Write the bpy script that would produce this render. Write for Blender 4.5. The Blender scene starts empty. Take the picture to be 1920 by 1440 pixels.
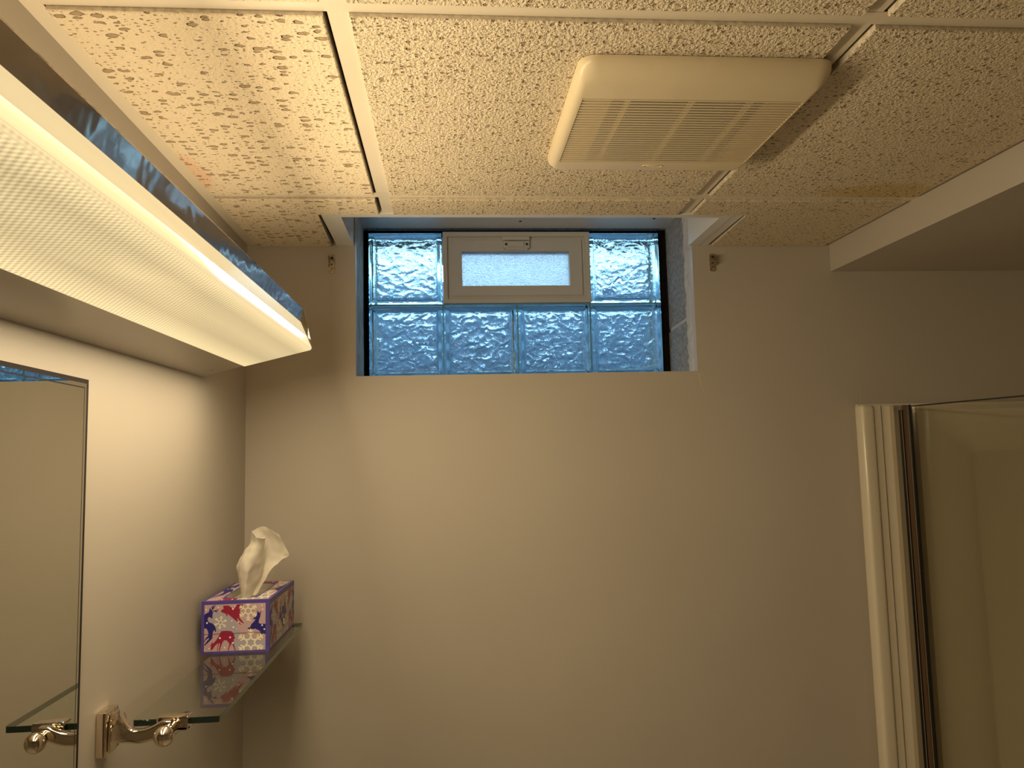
import bpy, bmesh, math, random
from mathutils import Vector, Matrix, noise
from mathutils.geometry import tessellate_polygon

random.seed(4)
S = bpy.context.scene
COL = S.collection
EYE = 1.60                      # camera height above the floor; all z below are relative to the eye

# ------------------------------------------------------------------ camera
YAW, PITCH, ROLL, FPX = 0.0842, 0.0966, -0.0247, 1441.2
cam_d = bpy.data.cameras.new('camera'); cam = bpy.data.objects.new('camera', cam_d); COL.objects.link(cam)
cy, sy, cp, sp, cr, sr = math.cos(YAW), math.sin(YAW), math.cos(PITCH), math.sin(PITCH), math.cos(ROLL), math.sin(ROLL)
fw = Vector((sy*cp, cy*cp, sp)); rt = Vector((cy, -sy, 0)); up = rt.cross(fw)
r2 = rt*cr + up*sr; u2 = up*cr - rt*sr
m = Matrix.Identity(4)
for i in range(3):
    m[i][0], m[i][1], m[i][2] = r2[i], u2[i], -fw[i]
m[2][3] = EYE
cam.matrix_world = m
cam_d.sensor_width = 36; cam_d.lens = FPX/1920*36; cam_d.clip_start = 0.02
S.camera = cam

# ------------------------------------------------------------------ sky outside, exposure
w = bpy.data.worlds.new('daylight'); S.world = w; w.use_nodes = True
bg = w.node_tree.nodes['Background']; bg.inputs['Color'].default_value = (0.45, 0.76, 1.0, 1); bg.inputs['Strength'].default_value = 4.6
S.view_settings.view_transform = 'Standard'; S.view_settings.look = 'None'
S.view_settings.gamma = 1; S.view_settings.exposure = 0; S.view_settings.use_curve_mapping = False
S.cycles.use_denoising = True
S.cycles.caustics_refractive = True
LAMP_W = 1.2                    # scale of the vanity light

# ------------------------------------------------------------------ room numbers (metres, relative to eye)
ZC, ZT = 0.5008, 0.4948         # grid flange level, tile face level
YW, XL, YG = 1.7569, -0.4499, 2.0485
XT1, XT2, YT1, YT2 = -0.115, 0.4946, 0.8127, 1.4223
ZO, XOL, XOR = 0.1945, -0.2062, 0.5879
XR, YB, ZF = 1.95, -1.30, -EYE
ZN = 0.6265                     # underside of the box over the window

# ------------------------------------------------------------------ helpers
def new_bm(): return bmesh.new()

def box(bm, x0, x1, y0, y1, z0, z1, mi=0, bev=0.0, seg=2):
    vs = [bm.verts.new((x, y, z)) for z in (z0, z1) for y in (y0, y1) for x in (x0, x1)]
    fs = []
    for idx in ((0,2,3,1),(4,5,7,6),(0,1,5,4),(2,6,7,3),(0,4,6,2),(1,3,7,5)):
        f = bm.faces.new([vs[i] for i in idx]); f.material_index = mi; fs.append(f)
    if bev:
        es = list({e for f in fs for e in f.edges})
        bmesh.ops.bevel(bm, geom=es, offset=bev, segments=seg, affect='EDGES', profile=0.5)
    return vs

def prism(bm, pts, axis, a, b, mi=0):
    """pts: 2D polygon; axis 'Z': (x,y), 'Y': (x,z), 'X': (y,z); extruded from a to b"""
    def P(p, t):
        return {'Z': (p[0], p[1], t), 'Y': (p[0], t, p[1]), 'X': (t, p[0], p[1])}[axis]
    A = [bm.verts.new(P(p, a)) for p in pts]; B = [bm.verts.new(P(p, b)) for p in pts]
    n = len(pts); fs = [bm.faces.new(A), bm.faces.new(B[::-1])]
    for i in range(n):
        fs.append(bm.faces.new([A[i], B[i], B[(i+1) % n], A[(i+1) % n]]))
    for f in fs: f.material_index = mi
    return fs

def tube(bm, pts, radii, n=12, flat=None, caps=True, squircle=False):
    """sweep an ellipse along pts; radii = list of (r_side, r_up)"""
    rings = []
    for i, p in enumerate(pts):
        p = Vector(p)
        t = (Vector(pts[min(i+1, len(pts)-1)]) - Vector(pts[max(i-1, 0)])).normalized()
        ref = Vector(flat) if flat else (Vector((0,0,1)) if abs(t.z) < .9 else Vector((0,1,0)))
        s = t.cross(ref).normalized(); u = s.cross(t).normalized()
        ra, rb = radii[i] if isinstance(radii[i], tuple) else (radii[i], radii[i])
        def cs(v): return math.copysign(abs(v)**.4, v) if squircle else v
        rings.append([bm.verts.new(p + s*ra*cs(math.cos(2*math.pi*(k+.5)/n)) + u*rb*cs(math.sin(2*math.pi*(k+.5)/n))) for k in range(n)])
    for a, b in zip(rings, rings[1:]):
        for k in range(n):
            bm.faces.new([a[k], a[(k+1) % n], b[(k+1) % n], b[k]])
    if caps:
        bm.faces.new(rings[0][::-1]); bm.faces.new(rings[-1])
    return rings

def lathe(bm, origin, axis, prof, n=24):
    """prof: list of (r, h) along axis"""
    ax = Vector(axis).normalized(); ref = Vector((0,0,1)) if abs(ax.z) < .9 else Vector((1,0,0))
    s = ax.cross(ref).normalized(); u = s.cross(ax)
    rings = []
    for r, h in prof:
        c = Vector(origin) + ax*h
        rings.append([bm.verts.new(c + (s*math.cos(2*math.pi*k/n) + u*math.sin(2*math.pi*k/n))*max(r, 1e-5)) for k in range(n)])
    for a, b in zip(rings, rings[1:]):
        for k in range(n):
            bm.faces.new([a[k], a[(k+1) % n], b[(k+1) % n], b[k]])
    bm.faces.new(rings[0][::-1]); bm.faces.new(rings[-1])

def rrect(x0, x1, y0, y1, r, n=5):
    pts = []
    for cx, cyy, a0 in ((x1-r, y0+r, -90), (x1-r, y1-r, 0), (x0+r, y1-r, 90), (x0+r, y0+r, 180)):
        for k in range(n+1):
            a = math.radians(a0 + 90*k/n)
            pts.append((cx + r*math.cos(a), cyy + r*math.sin(a)))
    return pts

def bridge(bm, A, B, mi=0):
    n = len(A)
    for i in range(n):
        f = bm.faces.new([A[i], A[(i+1) % n], B[(i+1) % n], B[i]]); f.material_index = mi

def wpos(o):
    v = Vector((0, 0, 0))
    while o is not None:
        v = v + o.location; o = o.parent
    return v

def build(name, bm, mats, parent=None, smooth=False, normals=True, kind=None):
    if normals: bmesh.ops.recalc_face_normals(bm, faces=bm.faces[:])
    me = bpy.data.meshes.new(name); bm.to_mesh(me); bm.free()
    me.transform(Matrix.Translation((0, 0, EYE)))
    if parent is not None: me.transform(Matrix.Translation(-wpos(parent)))
    for mt in (mats if isinstance(mats, (list, tuple)) else [mats]): me.materials.append(mt)
    if smooth:
        for p in me.polygons: p.use_smooth = True
        if smooth == 'auto':
            try: me.set_sharp_from_angle(angle=math.radians(35))
            except Exception: pass
    o = bpy.data.objects.new(name, me); COL.objects.link(o)
    if parent is not None: o.parent = parent
    if kind: o['kind'] = kind
    return o

def thing(name, loc, label, cat, group=None):
    o = bpy.data.objects.new(name, None); COL.objects.link(o)
    o.empty_display_size = 0.05
    o.location = (loc[0], loc[1], loc[2] + EYE)
    o['label'] = label; o['category'] = cat
    if group: o['group'] = group
    return o

def struct(name, bm, mats, label=None, **k):
    o = build(name, bm, mats, **k); o['kind'] = 'structure'
    if label: o['label'] = label
    return o

# ------------------------------------------------------------------ materials
def mat(name, color=(.8,.8,.8), rough=.5, metal=0.0, spec=.5, **kw):
    mt = bpy.data.materials.new(name); mt.use_nodes = True
    b = mt.node_tree.nodes['Principled BSDF']
    b.inputs['Base Color'].default_value = (*color, 1); b.inputs['Roughness'].default_value = rough
    b.inputs['Metallic'].default_value = metal; b.inputs['Specular IOR Level'].default_value = spec
    for k, v in kw.items(): b.inputs[k].default_value = v
    return mt

def N(mt, typ, **props):
    n = mt.node_tree.nodes.new(typ)
    for k, v in props.items(): setattr(n, k, v)
    return n

def L(mt, a, b): mt.node_tree.links.new(a, b)

def add_noise(mt, scale=30, amount=.08, bump=.1, bscale=400, dist=.001, detail=3):
    """small colour variation and fine relief"""
    b = mt.node_tree.nodes['Principled BSDF']; col = tuple(b.inputs['Base Color'].default_value)
    tc = N(mt, 'ShaderNodeTexCoord')
    n1 = N(mt, 'ShaderNodeTexNoise'); n1.inputs['Scale'].default_value = scale; n1.inputs['Detail'].default_value = detail
    L(mt, tc.outputs['Object'], n1.inputs['Vector'])
    rp = N(mt, 'ShaderNodeValToRGB'); L(mt, n1.outputs['Fac'], rp.inputs['Fac'])
    rp.color_ramp.elements[0].position = .3; rp.color_ramp.elements[1].position = .7
    rp.color_ramp.elements[0].color = tuple(c*(1-amount) for c in col[:3]) + (1,)
    rp.color_ramp.elements[1].color = tuple(min(1, c*(1+amount)) for c in col[:3]) + (1,)
    L(mt, rp.outputs['Color'], b.inputs['Base Color'])
    if bump:
        n2 = N(mt, 'ShaderNodeTexNoise'); n2.inputs['Scale'].default_value = bscale; n2.inputs['Detail'].default_value = 2
        L(mt, tc.outputs['Object'], n2.inputs['Vector'])
        bp = N(mt, 'ShaderNodeBump'); bp.inputs['Strength'].default_value = bump; bp.inputs['Distance'].default_value = dist
        L(mt, n2.outputs['Fac'], bp.inputs['Height']); L(mt, bp.outputs['Normal'], b.inputs['Normal'])
    return mt

def thin_glass(name, tint, refl=1.0, ior=1.5):
    """clear sheet: see-through tint with a mirror-like fresnel coat"""
    mt = bpy.data.materials.new(name); mt.use_nodes = True; nt = mt.node_tree; nt.nodes.clear()
    out = N(mt, 'ShaderNodeOutputMaterial'); mx = N(mt, 'ShaderNodeMixShader')
    tr = N(mt, 'ShaderNodeBsdfTransparent'); tr.inputs['Color'].default_value = (*tint, 1)
    gl = N(mt, 'ShaderNodeBsdfGlossy'); gl.inputs['Roughness'].default_value = .01
    fr = N(mt, 'ShaderNodeFresnel'); fr.inputs['IOR'].default_value = ior
    mul = N(mt, 'ShaderNodeMath', operation='MULTIPLY'); mul.inputs[1].default_value = refl
    ge = N(mt, 'ShaderNodeNewGeometry'); fb = N(mt, 'ShaderNodeMath', operation='SUBTRACT'); fb.inputs[0].default_value = 1; L(mt, ge.outputs['Backfacing'], fb.inputs[1])
    m3 = N(mt, 'ShaderNodeMath', operation='MULTIPLY'); L(mt, fr.outputs[0], mul.inputs[0]); L(mt, mul.outputs[0], m3.inputs[0]); L(mt, fb.outputs[0], m3.inputs[1]); L(mt, m3.outputs[0], mx.inputs[0])
    L(mt, tr.outputs[0], mx.inputs[1]); L(mt, gl.outputs[0], mx.inputs[2]); L(mt, mx.outputs[0], out.inputs['Surface'])
    return mt

M = {}
M['wall'] = add_noise(mat('wall_paint', (.50, .455, .40), .45, spec=.35), 3, .03, .12, 900, .0006)
M['wall_in'] = add_noise(mat('primed_drywall_edge', (.73, .72, .71), .7), 25, .08, .15, 300, .001)
M['floor'] = add_noise(mat('floor_vinyl', (.70, .65, .58), .4), 8, .15, 0)
M['dark'] = mat('dark_void', (.012, .011, .010), .9, spec=.1)
M['foam'] = add_noise(mat('black_foam_seal', (.010, .008, .007), .9, spec=.1), 60, .4, .5, 120, .003)
M['tee'] = add_noise(mat('painted_grid_steel', (.76, .68, .55), .38), 6, .04, 0)
M['trim'] = add_noise(mat('white_trim', (.74, .73, .72), .4), 10, .03, 0)
M['panel'] = mat('glossy_white_panel', (.72, .71, .70), .38, spec=.9)
M['concrete'] = add_noise(mat('grey_concrete_block', (.36, .36, .37), .9, spec=.2), 110, .35, 1.0, 260, .004)
M['wood_jamb'] = add_noise(mat('painted_rough_wood', (.44, .43, .42), .7), 40, .3, .6, 90, .003)
M['plaster'] = add_noise(mat('rough_plaster', (.62, .59, .57), .8), 60, .12, .5, 150, .002)
M['vinyl'] = add_noise(mat('window_vinyl', (.64, .63, .62), .4), 12, .02, 0)
M['steel'] = add_noise(mat('worn_nickel', (.42, .36, .28), .35, metal=.9), 150, .4, .3, 300, .0005)
M['screw'] = mat('dark_screw', (.06, .05, .045), .4, metal=.8)
M['chrome'] = mat('polished_nickel', (.80, .70, .58), .06, metal=1.0)
M['mirror'] = mat('mirror_silver', (.80, .80, .74), .005, metal=1.0)
M['mirror_edge'] = mat('mirror_edge_glass', (.028, .022, .024), .7, spec=.1)
M['housing'] = add_noise(mat('lamp_housing_enamel', (.52, .47, .41), .3), 5, .03, 0)
M['shelf'] = thin_glass('shelf_glass', (.94, .965, .93), 1.0, 1.55)
M['shelf_edge'] = mat('glass_edge_dark_green', (.012, .022, .018), .08, spec=.6)
M['shelf_side'] = mat('glass_edge_green', (.10, .17, .12), .12, spec=.6)
M['door_glass'] = thin_glass('shower_glass', (.93, .93, .88), .8, 1.45)
M['fan'] = add_noise(mat('fan_plastic', (.74, .63, .44), .35), 20, .02, 0)
M['fan_deep'] = mat('fan_slot_shade', (.07, .065, .06), .7)  # shade behind the fan slots, put into a dark plate colour
M['acrylic'] = add_noise(mat('shower_acrylic', (.70, .64, .52), .22), 3, .02, 0)
M['alum'] = mat('polished_aluminium', (.72, .68, .62), .18, metal=1.0)
M['seal'] = mat('dark_door_seal', (.012, .011, .010), .4)
M['seal_brown'] = mat('brown_door_seal', (.13, .075, .04), .4)
M['purple'] = mat('carton_purple', (.085, .058, .32), .4)
M['navy'] = mat('print_navy', (.020, .015, .20), .4)
M['crimson'] = mat('print_crimson', (.30, .012, .055), .4)
M['pink'] = mat('print_pink', (.52, .36, .40), .4)
M['lilac'] = mat('print_lilac', (.40, .37, .46), .4)
M['cream'] = mat('print_cream', (.84, .79, .62), .4)
M['white'] = mat('print_white', (.88, .84, .84), .4)
M['card'] = mat('carton_inside', (.45, .43, .36), .8)
M['galv'] = add_noise(mat('galvanised_steel', (.15, .19, .26), .5, metal=.2), 14, .3, 0)
M['gravel'] = add_noise(mat('pale_gravel', (.72, .72, .72), .9), 60, .5, 1, 80, .02)
M['beam'] = add_noise(mat('dark_brown_timber', (.045, .020, .018), .7), 20, .3, 0)

# tissue paper: lets some light through
mt = mat('tissue_paper', (.86, .82, .74), .9, spec=.1); M['tissue'] = mt
b = mt.node_tree.nodes['Principled BSDF']; out = mt.node_tree.nodes['Material Output']
tl = N(mt, 'ShaderNodeBsdfTranslucent'); tl.inputs['Color'].default_value = (.85, .80, .70, 1)
mx = N(mt, 'ShaderNodeMixShader'); mx.inputs[0].default_value = .35
L(mt, b.outputs[0], mx.inputs[1]); L(mt, tl.outputs[0], mx.inputs[2]); L(mt, mx.outputs[0], out.inputs['Surface'])

# fissured acoustic tile
def tile_material(name, stretch, stains=(), s1=92, t1=.44, s2=190, t2=.26, bump=.003, pit=(.38, .27, .155)):
    mt = mat(name, (.80, .75, .66), .85, spec=.15); b = mt.node_tree.nodes['Principled BSDF']
    tc = N(mt, 'ShaderNodeTexCoord')
    nz = N(mt, 'ShaderNodeTexNoise'); nz.inputs['Scale'].default_value = 120; nz.inputs['Detail'].default_value = 2
    L(mt, tc.outputs['Object'], nz.inputs['Vector'])
    sub = N(mt, 'ShaderNodeVectorMath', operation='SUBTRACT'); sub.inputs[1].default_value = (.5, .5, .5); L(mt, nz.outputs['Color'], sub.inputs[0])
    scl = N(mt, 'ShaderNodeVectorMath', operation='SCALE'); scl.inputs['Scale'].default_value = .006; L(mt, sub.outputs[0], scl.inputs[0])
    add = N(mt, 'ShaderNodeVectorMath', operation='ADD'); L(mt, tc.outputs['Object'], add.inputs[0]); L(mt, scl.outputs[0], add.inputs[1])
    heights = []
    def pits(scale, thr, st, seed):
        mp = N(mt, 'ShaderNodeMapping'); mp.inputs['Scale'].default_value = (st, 1, 1); mp.inputs['Location'].default_value = (seed, seed*.7, 0)
        L(mt, add.outputs[0], mp.inputs['Vector'])
        v = N(mt, 'ShaderNodeTexVoronoi', feature='F1', voronoi_dimensions='2D'); v.inputs['Scale'].default_value = scale
        L(mt, mp.outputs[0], v.inputs['Vector'])
        sx = N(mt, 'ShaderNodeSeparateColor'); L(mt, v.outputs['Color'], sx.inputs[0])
        th = N(mt, 'ShaderNodeMath', operation='MULTIPLY'); th.inputs[1].default_value = thr; 
        pw = N(mt, 'ShaderNodeMath', operation='POWER'); pw.inputs[1].default_value = 2.6
        L(mt, sx.outputs[0], pw.inputs[0]); L(mt, pw.outputs[0], th.inputs[0])
        df = N(mt, 'ShaderNodeMath', operation='SUBTRACT'); L(mt, th.outputs[0], df.inputs[0]); L(mt, v.outputs['Distance'], df.inputs[1])
        sm = N(mt, 'ShaderNodeMapRange', interpolation_type='SMOOTHSTEP'); sm.inputs['From Min'].default_value = -.02; sm.inputs['From Max'].default_value = .10
        L(mt, df.outputs[0], sm.inputs['Value'])
        return sm.outputs[0]
    p1 = pits(s1, t1, stretch, 0.0); p2 = pits(s2, t2, stretch*1.1, 3.3)
    mxp = N(mt, 'ShaderNodeMath', operation='MAXIMUM'); L(mt, p1, mxp.inputs[0]); L(mt, p2, mxp.inputs[1])
    base = N(mt, 'ShaderNodeMixRGB'); base.inputs[1].default_value = (.86, .735, .55, 1); base.inputs[2].default_value = (*pit, 1)
    fac = N(mt, 'ShaderNodeMath', operation='MULTIPLY'); fac.inputs[1].default_value = .85; L(mt, mxp.outputs[0], fac.inputs[0])
    L(mt, fac.outputs[0], base.inputs[0]); cur = base.outputs[0]
    for (sx_, sy_, rx, ry, col, amt) in stains:
        mp = N(mt, 'ShaderNodeMapping'); mp.vector_type = 'POINT'
        mp.inputs['Location'].default_value = (-sx_/rx, -sy_/ry, 0); mp.inputs['Scale'].default_value = (1/rx, 1/ry, 0)
        n3 = N(mt, 'ShaderNodeTexNoise'); n3.inputs['Scale'].default_value = 25; L(mt, tc.outputs['Object'], n3.inputs['Vector'])
        L(mt, tc.outputs['Object'], mp.inputs['Vector'])
        ln = N(mt, 'ShaderNodeVectorMath', operation='LENGTH'); L(mt, mp.outputs[0], ln.inputs[0])
        ad = N(mt, 'ShaderNodeMath', operation='MULTIPLY_ADD'); ad.inputs[1].default_value = .9; L(mt, n3.outputs['Fac'], ad.inputs[0]); L(mt, ln.outputs['Value'], ad.inputs[2])
        mr = N(mt, 'ShaderNodeMapRange', interpolation_type='SMOOTHSTEP'); mr.inputs['From Min'].default_value = 1.55; mr.inputs['From Max'].default_value = 1.05
        mr.inputs['To Max'].default_value = amt; L(mt, ad.outputs[0], mr.inputs['Value'])
        mm = N(mt, 'ShaderNodeMixRGB', blend_type='MULTIPLY'); mm.inputs[2].default_value = (*col, 1)
        L(mt, mr.outputs[0], mm.inputs[0]); L(mt, cur, mm.inputs[1]); cur = mm.outputs[0]
    L(mt, cur, b.inputs['Base Color'])
    n2 = N(mt, 'ShaderNodeTexNoise'); n2.inputs['Scale'].default_value = 230; n2.inputs['Detail'].default_value = 3; n2.inputs['Roughness'].default_value = .6
    L(mt, tc.outputs['Object'], n2.inputs['Vector'])
    h = N(mt, 'ShaderNodeMath', operation='MULTIPLY_ADD'); h.inputs[1].default_value = -1.6
    L(mt, mxp.outputs[0], h.inputs[0]); L(mt, n2.outputs['Fac'], h.inputs[2])
    bp = N(mt, 'ShaderNodeBump'); bp.inputs['Strength'].default_value = 1; bp.inputs['Distance'].default_value = bump
    L(mt, h.outputs[0], bp.inputs['Height']); L(mt, bp.outputs['Normal'], b.inputs['Normal'])
    return mt
M['tile_a'] = tile_material('fissured_tile_long_pits', .55, [(-.425, 1.30, .03, .09, (1, .62, .55), .45)])
M['tile_b'] = tile_material('fissured_tile_sanded', .85, (), 120, .36, 250, .28, .0070)
M['tile_c'] = tile_material('fissured_tile_stained', .85, [(.85, 1.385, .15, .055, (.86, .74, .42), .7)], 120, .36, 250, .28, .0070)
M['tile_edge'] = add_noise(mat('tile_cut_edge', (.66, .58, .46), .9, spec=.1), 120, .2, .4, 200, .002)

# prismatic lens of the light: glows, small pyramids in rows
mt = mat('prismatic_lens', (.9, .85, .7), .25); M['lens'] = mt
b = mt.node_tree.nodes['Principled BSDF']; tc = N(mt, 'ShaderNodeTexCoord'); sp_ = N(mt, 'ShaderNodeSeparateXYZ'); L(mt, tc.outputs['UV'], sp_.inputs[0])
def wave(a, bb, k):
    ma = N(mt, 'ShaderNodeMath', operation='MULTIPLY'); ma.inputs[1].default_value = a*k; L(mt, sp_.outputs[0], ma.inputs[0])
    mb = N(mt, 'ShaderNodeMath', operation='MULTIPLY_ADD'); mb.inputs[1].default_value = bb*k; L(mt, sp_.outputs[1], mb.inputs[0]); L(mt, ma.outputs[0], mb.inputs[2])
    s = N(mt, 'ShaderNodeMath', operation='SINE'); L(mt, mb.outputs[0], s.inputs[0]); return s.outputs[0]
K = 2*math.pi/.0082
pm = N(mt, 'ShaderNodeMath', operation='MULTIPLY'); L(mt, wave(1, 0, K), pm.inputs[0]); L(mt, wave(0, 1, K), pm.inputs[1])
# u along the lamp, v across it (0 = housing edge); glow profile of the two tubes behind
prof = N(mt, 'ShaderNodeValToRGB'); mv = N(mt, 'ShaderNodeMath', operation='MULTIPLY'); mv.inputs[1].default_value = 1/.19
L(mt, sp_.outputs[1], mv.inputs[0]); L(mt, mv.outputs[0], prof.inputs['Fac'])
els = prof.color_ramp.elements
for pos, v in ((0, .95), (.05, .92), (.22, .62), (.38, .74), (.52, .66), (.64, .96), (.68, .95), (.72, .80), (1.0, .86)):
    e = els.new(pos) if pos not in (0, 1.0) else els[0 if pos == 0 else -1]
    e.color = (v, v, v, 1)
flat_ = N(mt, 'ShaderNodeMapRange'); flat_.inputs['From Min'].default_value = .128; flat_.inputs['From Max'].default_value = .118   # no pyramids on the front strip
L(mt, sp_.outputs[1], flat_.inputs['Value'])
pa = N(mt, 'ShaderNodeMath', operation='MULTIPLY'); L(mt, pm.outputs[0], pa.inputs[0]); L(mt, flat_.outputs[0], pa.inputs[1])
# fine ribs along the front strip
rb = N(mt, 'ShaderNodeMath', operation='MULTIPLY'); inv = N(mt, 'ShaderNodeMath', operation='SUBTRACT'); inv.inputs[0].default_value = 1; L(mt, flat_.outputs[0], inv.inputs[1])
L(mt, wave(0, 1, 2*math.pi/.0022), rb.inputs[0]); L(mt, inv.outputs[0], rb.inputs[1])
rb2 = N(mt, 'ShaderNodeMath', operation='MULTIPLY_ADD'); rb2.inputs[1].default_value = .10; rb2.inputs[2].default_value = 1; L(mt, rb.outputs[0], rb2.inputs[0])
pb = N(mt, 'ShaderNodeMath', operation='MULTIPLY_ADD'); pb.inputs[1].default_value = .34; L(mt, pa.outputs[0], pb.inputs[0]); L(mt, rb2.outputs[0], pb.inputs[2])
es = N(mt, 'ShaderNodeMath', operation='MULTIPLY'); L(mt, pb.outputs[0], es.inputs[0]); L(mt, prof.outputs['Color'], es.inputs[1])
LENS_GAIN = N(mt, 'ShaderNodeMath', operation='MULTIPLY'); LENS_GAIN.inputs[1].default_value = .93; L(mt, es.outputs[0], LENS_GAIN.inputs[0])
b.inputs['Emission Color'].default_value = (1.0, .78, .41, 1); L(mt, LENS_GAIN.outputs[0], b.inputs['Emission Strength'])
b.inputs['Base Color'].default_value = (.25, .22, .17, 1)

# polished lip above the lens: satin aluminium with faint rolling marks
mt = mat('satin_reflector', (.42, .37, .33), .07, metal=.55); M['lip'] = mt
b = mt.node_tree.nodes['Principled BSDF']; tc = N(mt, 'ShaderNodeTexCoord')
n2 = N(mt, 'ShaderNodeTexNoise'); n2.inputs['Scale'].default_value = 18; n2.inputs['Detail'].default_value = 2; L(mt, tc.outputs['Object'], n2.inputs['Vector'])
bp = N(mt, 'ShaderNodeBump'); bp.inputs['Strength'].default_value = .25; bp.inputs['Distance'].default_value = .004
L(mt, n2.outputs['Fac'], bp.inputs['Height']); L(mt, bp.outputs['Normal'], b.inputs['Normal'])

# clear acrylic end plate catching the lamp's light at its edges
mt = thin_glass('clear_acrylic', (.93, .90, .80), 1.2, 1.49); M['acryl_clear'] = mt
M['acryl_edge'] = mat('acrylic_edge', (.9, .88, .82), .3, **{'Transmission Weight': .7})

# glass block glass with small ripples
def block_glass(name, tint, rough, scale, bump, dist):
    mt = bpy.data.materials.new(name); mt.use_nodes = True; b = mt.node_tree.nodes['Principled BSDF']
    b.inputs['Base Color'].default_value = (*tint, 1); b.inputs['Roughness'].default_value = rough
    b.inputs['Transmission Weight'].default_value = 1; b.inputs['IOR'].default_value = 1.45
    tc = N(mt, 'ShaderNodeTexCoord'); n2 = N(mt, 'ShaderNodeTexNoise'); n2.inputs['Scale'].default_value = scale; n2.inputs['Detail'].default_value = 2
    L(mt, tc.outputs['Object'], n2.inputs['Vector'])
    bp = N(mt, 'ShaderNodeBump'); bp.inputs['Strength'].default_value = bump; bp.inputs['Distance'].default_value = dist
    L(mt, n2.outputs['Fac'], bp.inputs['Height']); L(mt, bp.outputs['Normal'], b.inputs['Normal'])
    return mt
M['glass_wavy'] = block_glass('rippled_glass', (.78, .96, 1.0), 0, 260, .8, .0016)
M['glass_rim'] = block_glass('glass_block_rim', (.60, .95, 1.0), .10, 30, .1, .002)
M['glass_frost'] = block_glass('pebbled_glass', (.93, .97, 1.0), .05, 520, 1.0, .0030)
M['joint'] = mat('clear_silicone_joint', (.45, .80, .90), .3, **{'Transmission Weight': .6})

# ------------------------------------------------------------------ room shell
bm = new_bm(); box(bm, XL-.15, XR+.15, YB-.15, YW+.07, ZF-.1, ZF); struct('floor', bm, M['floor'])
bm = new_bm(); box(bm, XL-.15, XL, YB-.15, YW+.0725, ZF, .76); struct('wall_left', bm, M['wall'])
bm = new_bm(); box(bm, XR, XR+.15, YB-.15, YW+.0725, ZF, .76); struct('wall_right', bm, M['wall'])
bm = new_bm(); box(bm, XL, XR, YB-.15, YB, ZF, .76); struct('wall_front', bm, M['wall'])
# wall under the window, with the opening cut out of it
bm = new_bm(); YD = YW + .020
box(bm, XL, XOL, YW, YD, ZF, .76); box(bm, XOR, XR, YW, YD, ZF, .76)
box(bm, XOL, XOR, YW, YD, ZF, ZO); box(bm, XOL, XOR, YW, YD, .66, .76)
for f in bm.faces:
    c = f.calc_center_median()
    if abs(f.normal.y) < .5 and XOL-.001 <= c.x <= XOR+.001 and YW < c.y < YD and ZO-.001 <= c.z < .66: f.material_index = 1
bmesh.ops.recalc_face_normals(bm, faces=bm.faces[:])
for f in bm.faces:
    c = f.calc_center_median()
    if abs(f.normal.y) < .5 and XOL-.002 <= c.x <= XOR+.002 and c.z > ZO-.002: f.material_index = 1
wall_back = struct('wall_back', bm, [M['wall'], M['wall_in']])
M['scratch'] = mat('bare_plaster_scratch', (.70, .60, .42), .8)
def scratch(p, q, wd):
    bm = new_bm(); a, c = Vector(p), Vector(q); t = (c-a).normalized(); n_ = Vector((-t.y, t.x))*wd/2
    prism(bm, [tuple(a-n_*.4), tuple(c-n_*.3), tuple(c+n_*.3), tuple(a+n_)], 'Y', YW-.0004, YW-.00005); build('paint_scratch', bm, M['scratch'], wall_back)
scratch((.5896, .1880), (.5990, .1480), .0022); scratch((.3835, -.0585), (.3875, -.0540), .0014); scratch((.9840, .118), (.9835, .160), .0009)
# foundation of concrete block behind it
bm = new_bm(); Y0, Y1 = YD+.001, 2.26
box(bm, XL-.15, -.2235, Y0, Y1, ZF, .76); box(bm, .640, XR+.15, Y0, Y1, ZF, .76)
box(bm, -.2235, .640, Y0, Y1, ZF, ZO-.003); box(bm, -.2235, .640, Y0+.005, Y1, ZN+.012, .76)
found = struct('wall_foundation', bm, M['concrete'])
for z0, z1, dx in ((ZO-.003, .335, 0.0), (.345, ZN+.012, .0025)):
    bm = new_bm(); prism(bm, [(.599+dx, 1.846), (.6135+dx, 2.055), (.6135+dx, 2.25), (.6395, 2.25), (.6395, 1.846)], 'Z', z0, z1)
    bmesh.ops.bevel(bm, geom=bm.edges[:], offset=.003, segments=1, affect='EDGES'); build('concrete_block', bm, M['concrete'], found)
bm = new_bm(); prism(bm, [(.606, 1.85), (.6155, 2.05), (.639, 2.05), (.639, 1.85)], 'Z', .335, .345); build('mortar_joint', bm, M['plaster'], found)
bm = new_bm(); prism(bm, [(XOL-.0005, YD+.0015), (-.2200, 2.05), (-.2200, 2.2), (-.2233, 2.2), (-.2233, YD+.0015)], 'Z', ZO-.002, ZN); build('jamb_board', bm, M['wood_jamb'], found)
# rough plaster return on the other side, with a ragged edge
bm = new_bm(); random.seed(9); prev = None
zs = [ZO-.002 + i*(ZN-ZO)/36 for i in range(37)]
for z in zs:
    e = 1.838 + random.uniform(-.006, .007)
    ring = [bm.verts.new(v) for v in ((XOR+.001, YD+.0015, z), (.5935, e, z), (.600, e+.004, z), (.6395, e+.004, z), (.6395, YD+.0015, z))]
    if prev:
        bridge(bm, prev, ring)
    else: bm.faces.new(ring)
    prev = ring
bm.faces.new(prev); build('plaster_return', bm, M['plaster'], found)
bm = new_bm(); box(bm, -.2195, .6125, 2.049, 2.13, ZO-.002, .2165); build('mortar_bed', bm, M['plaster'], found)

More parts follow.
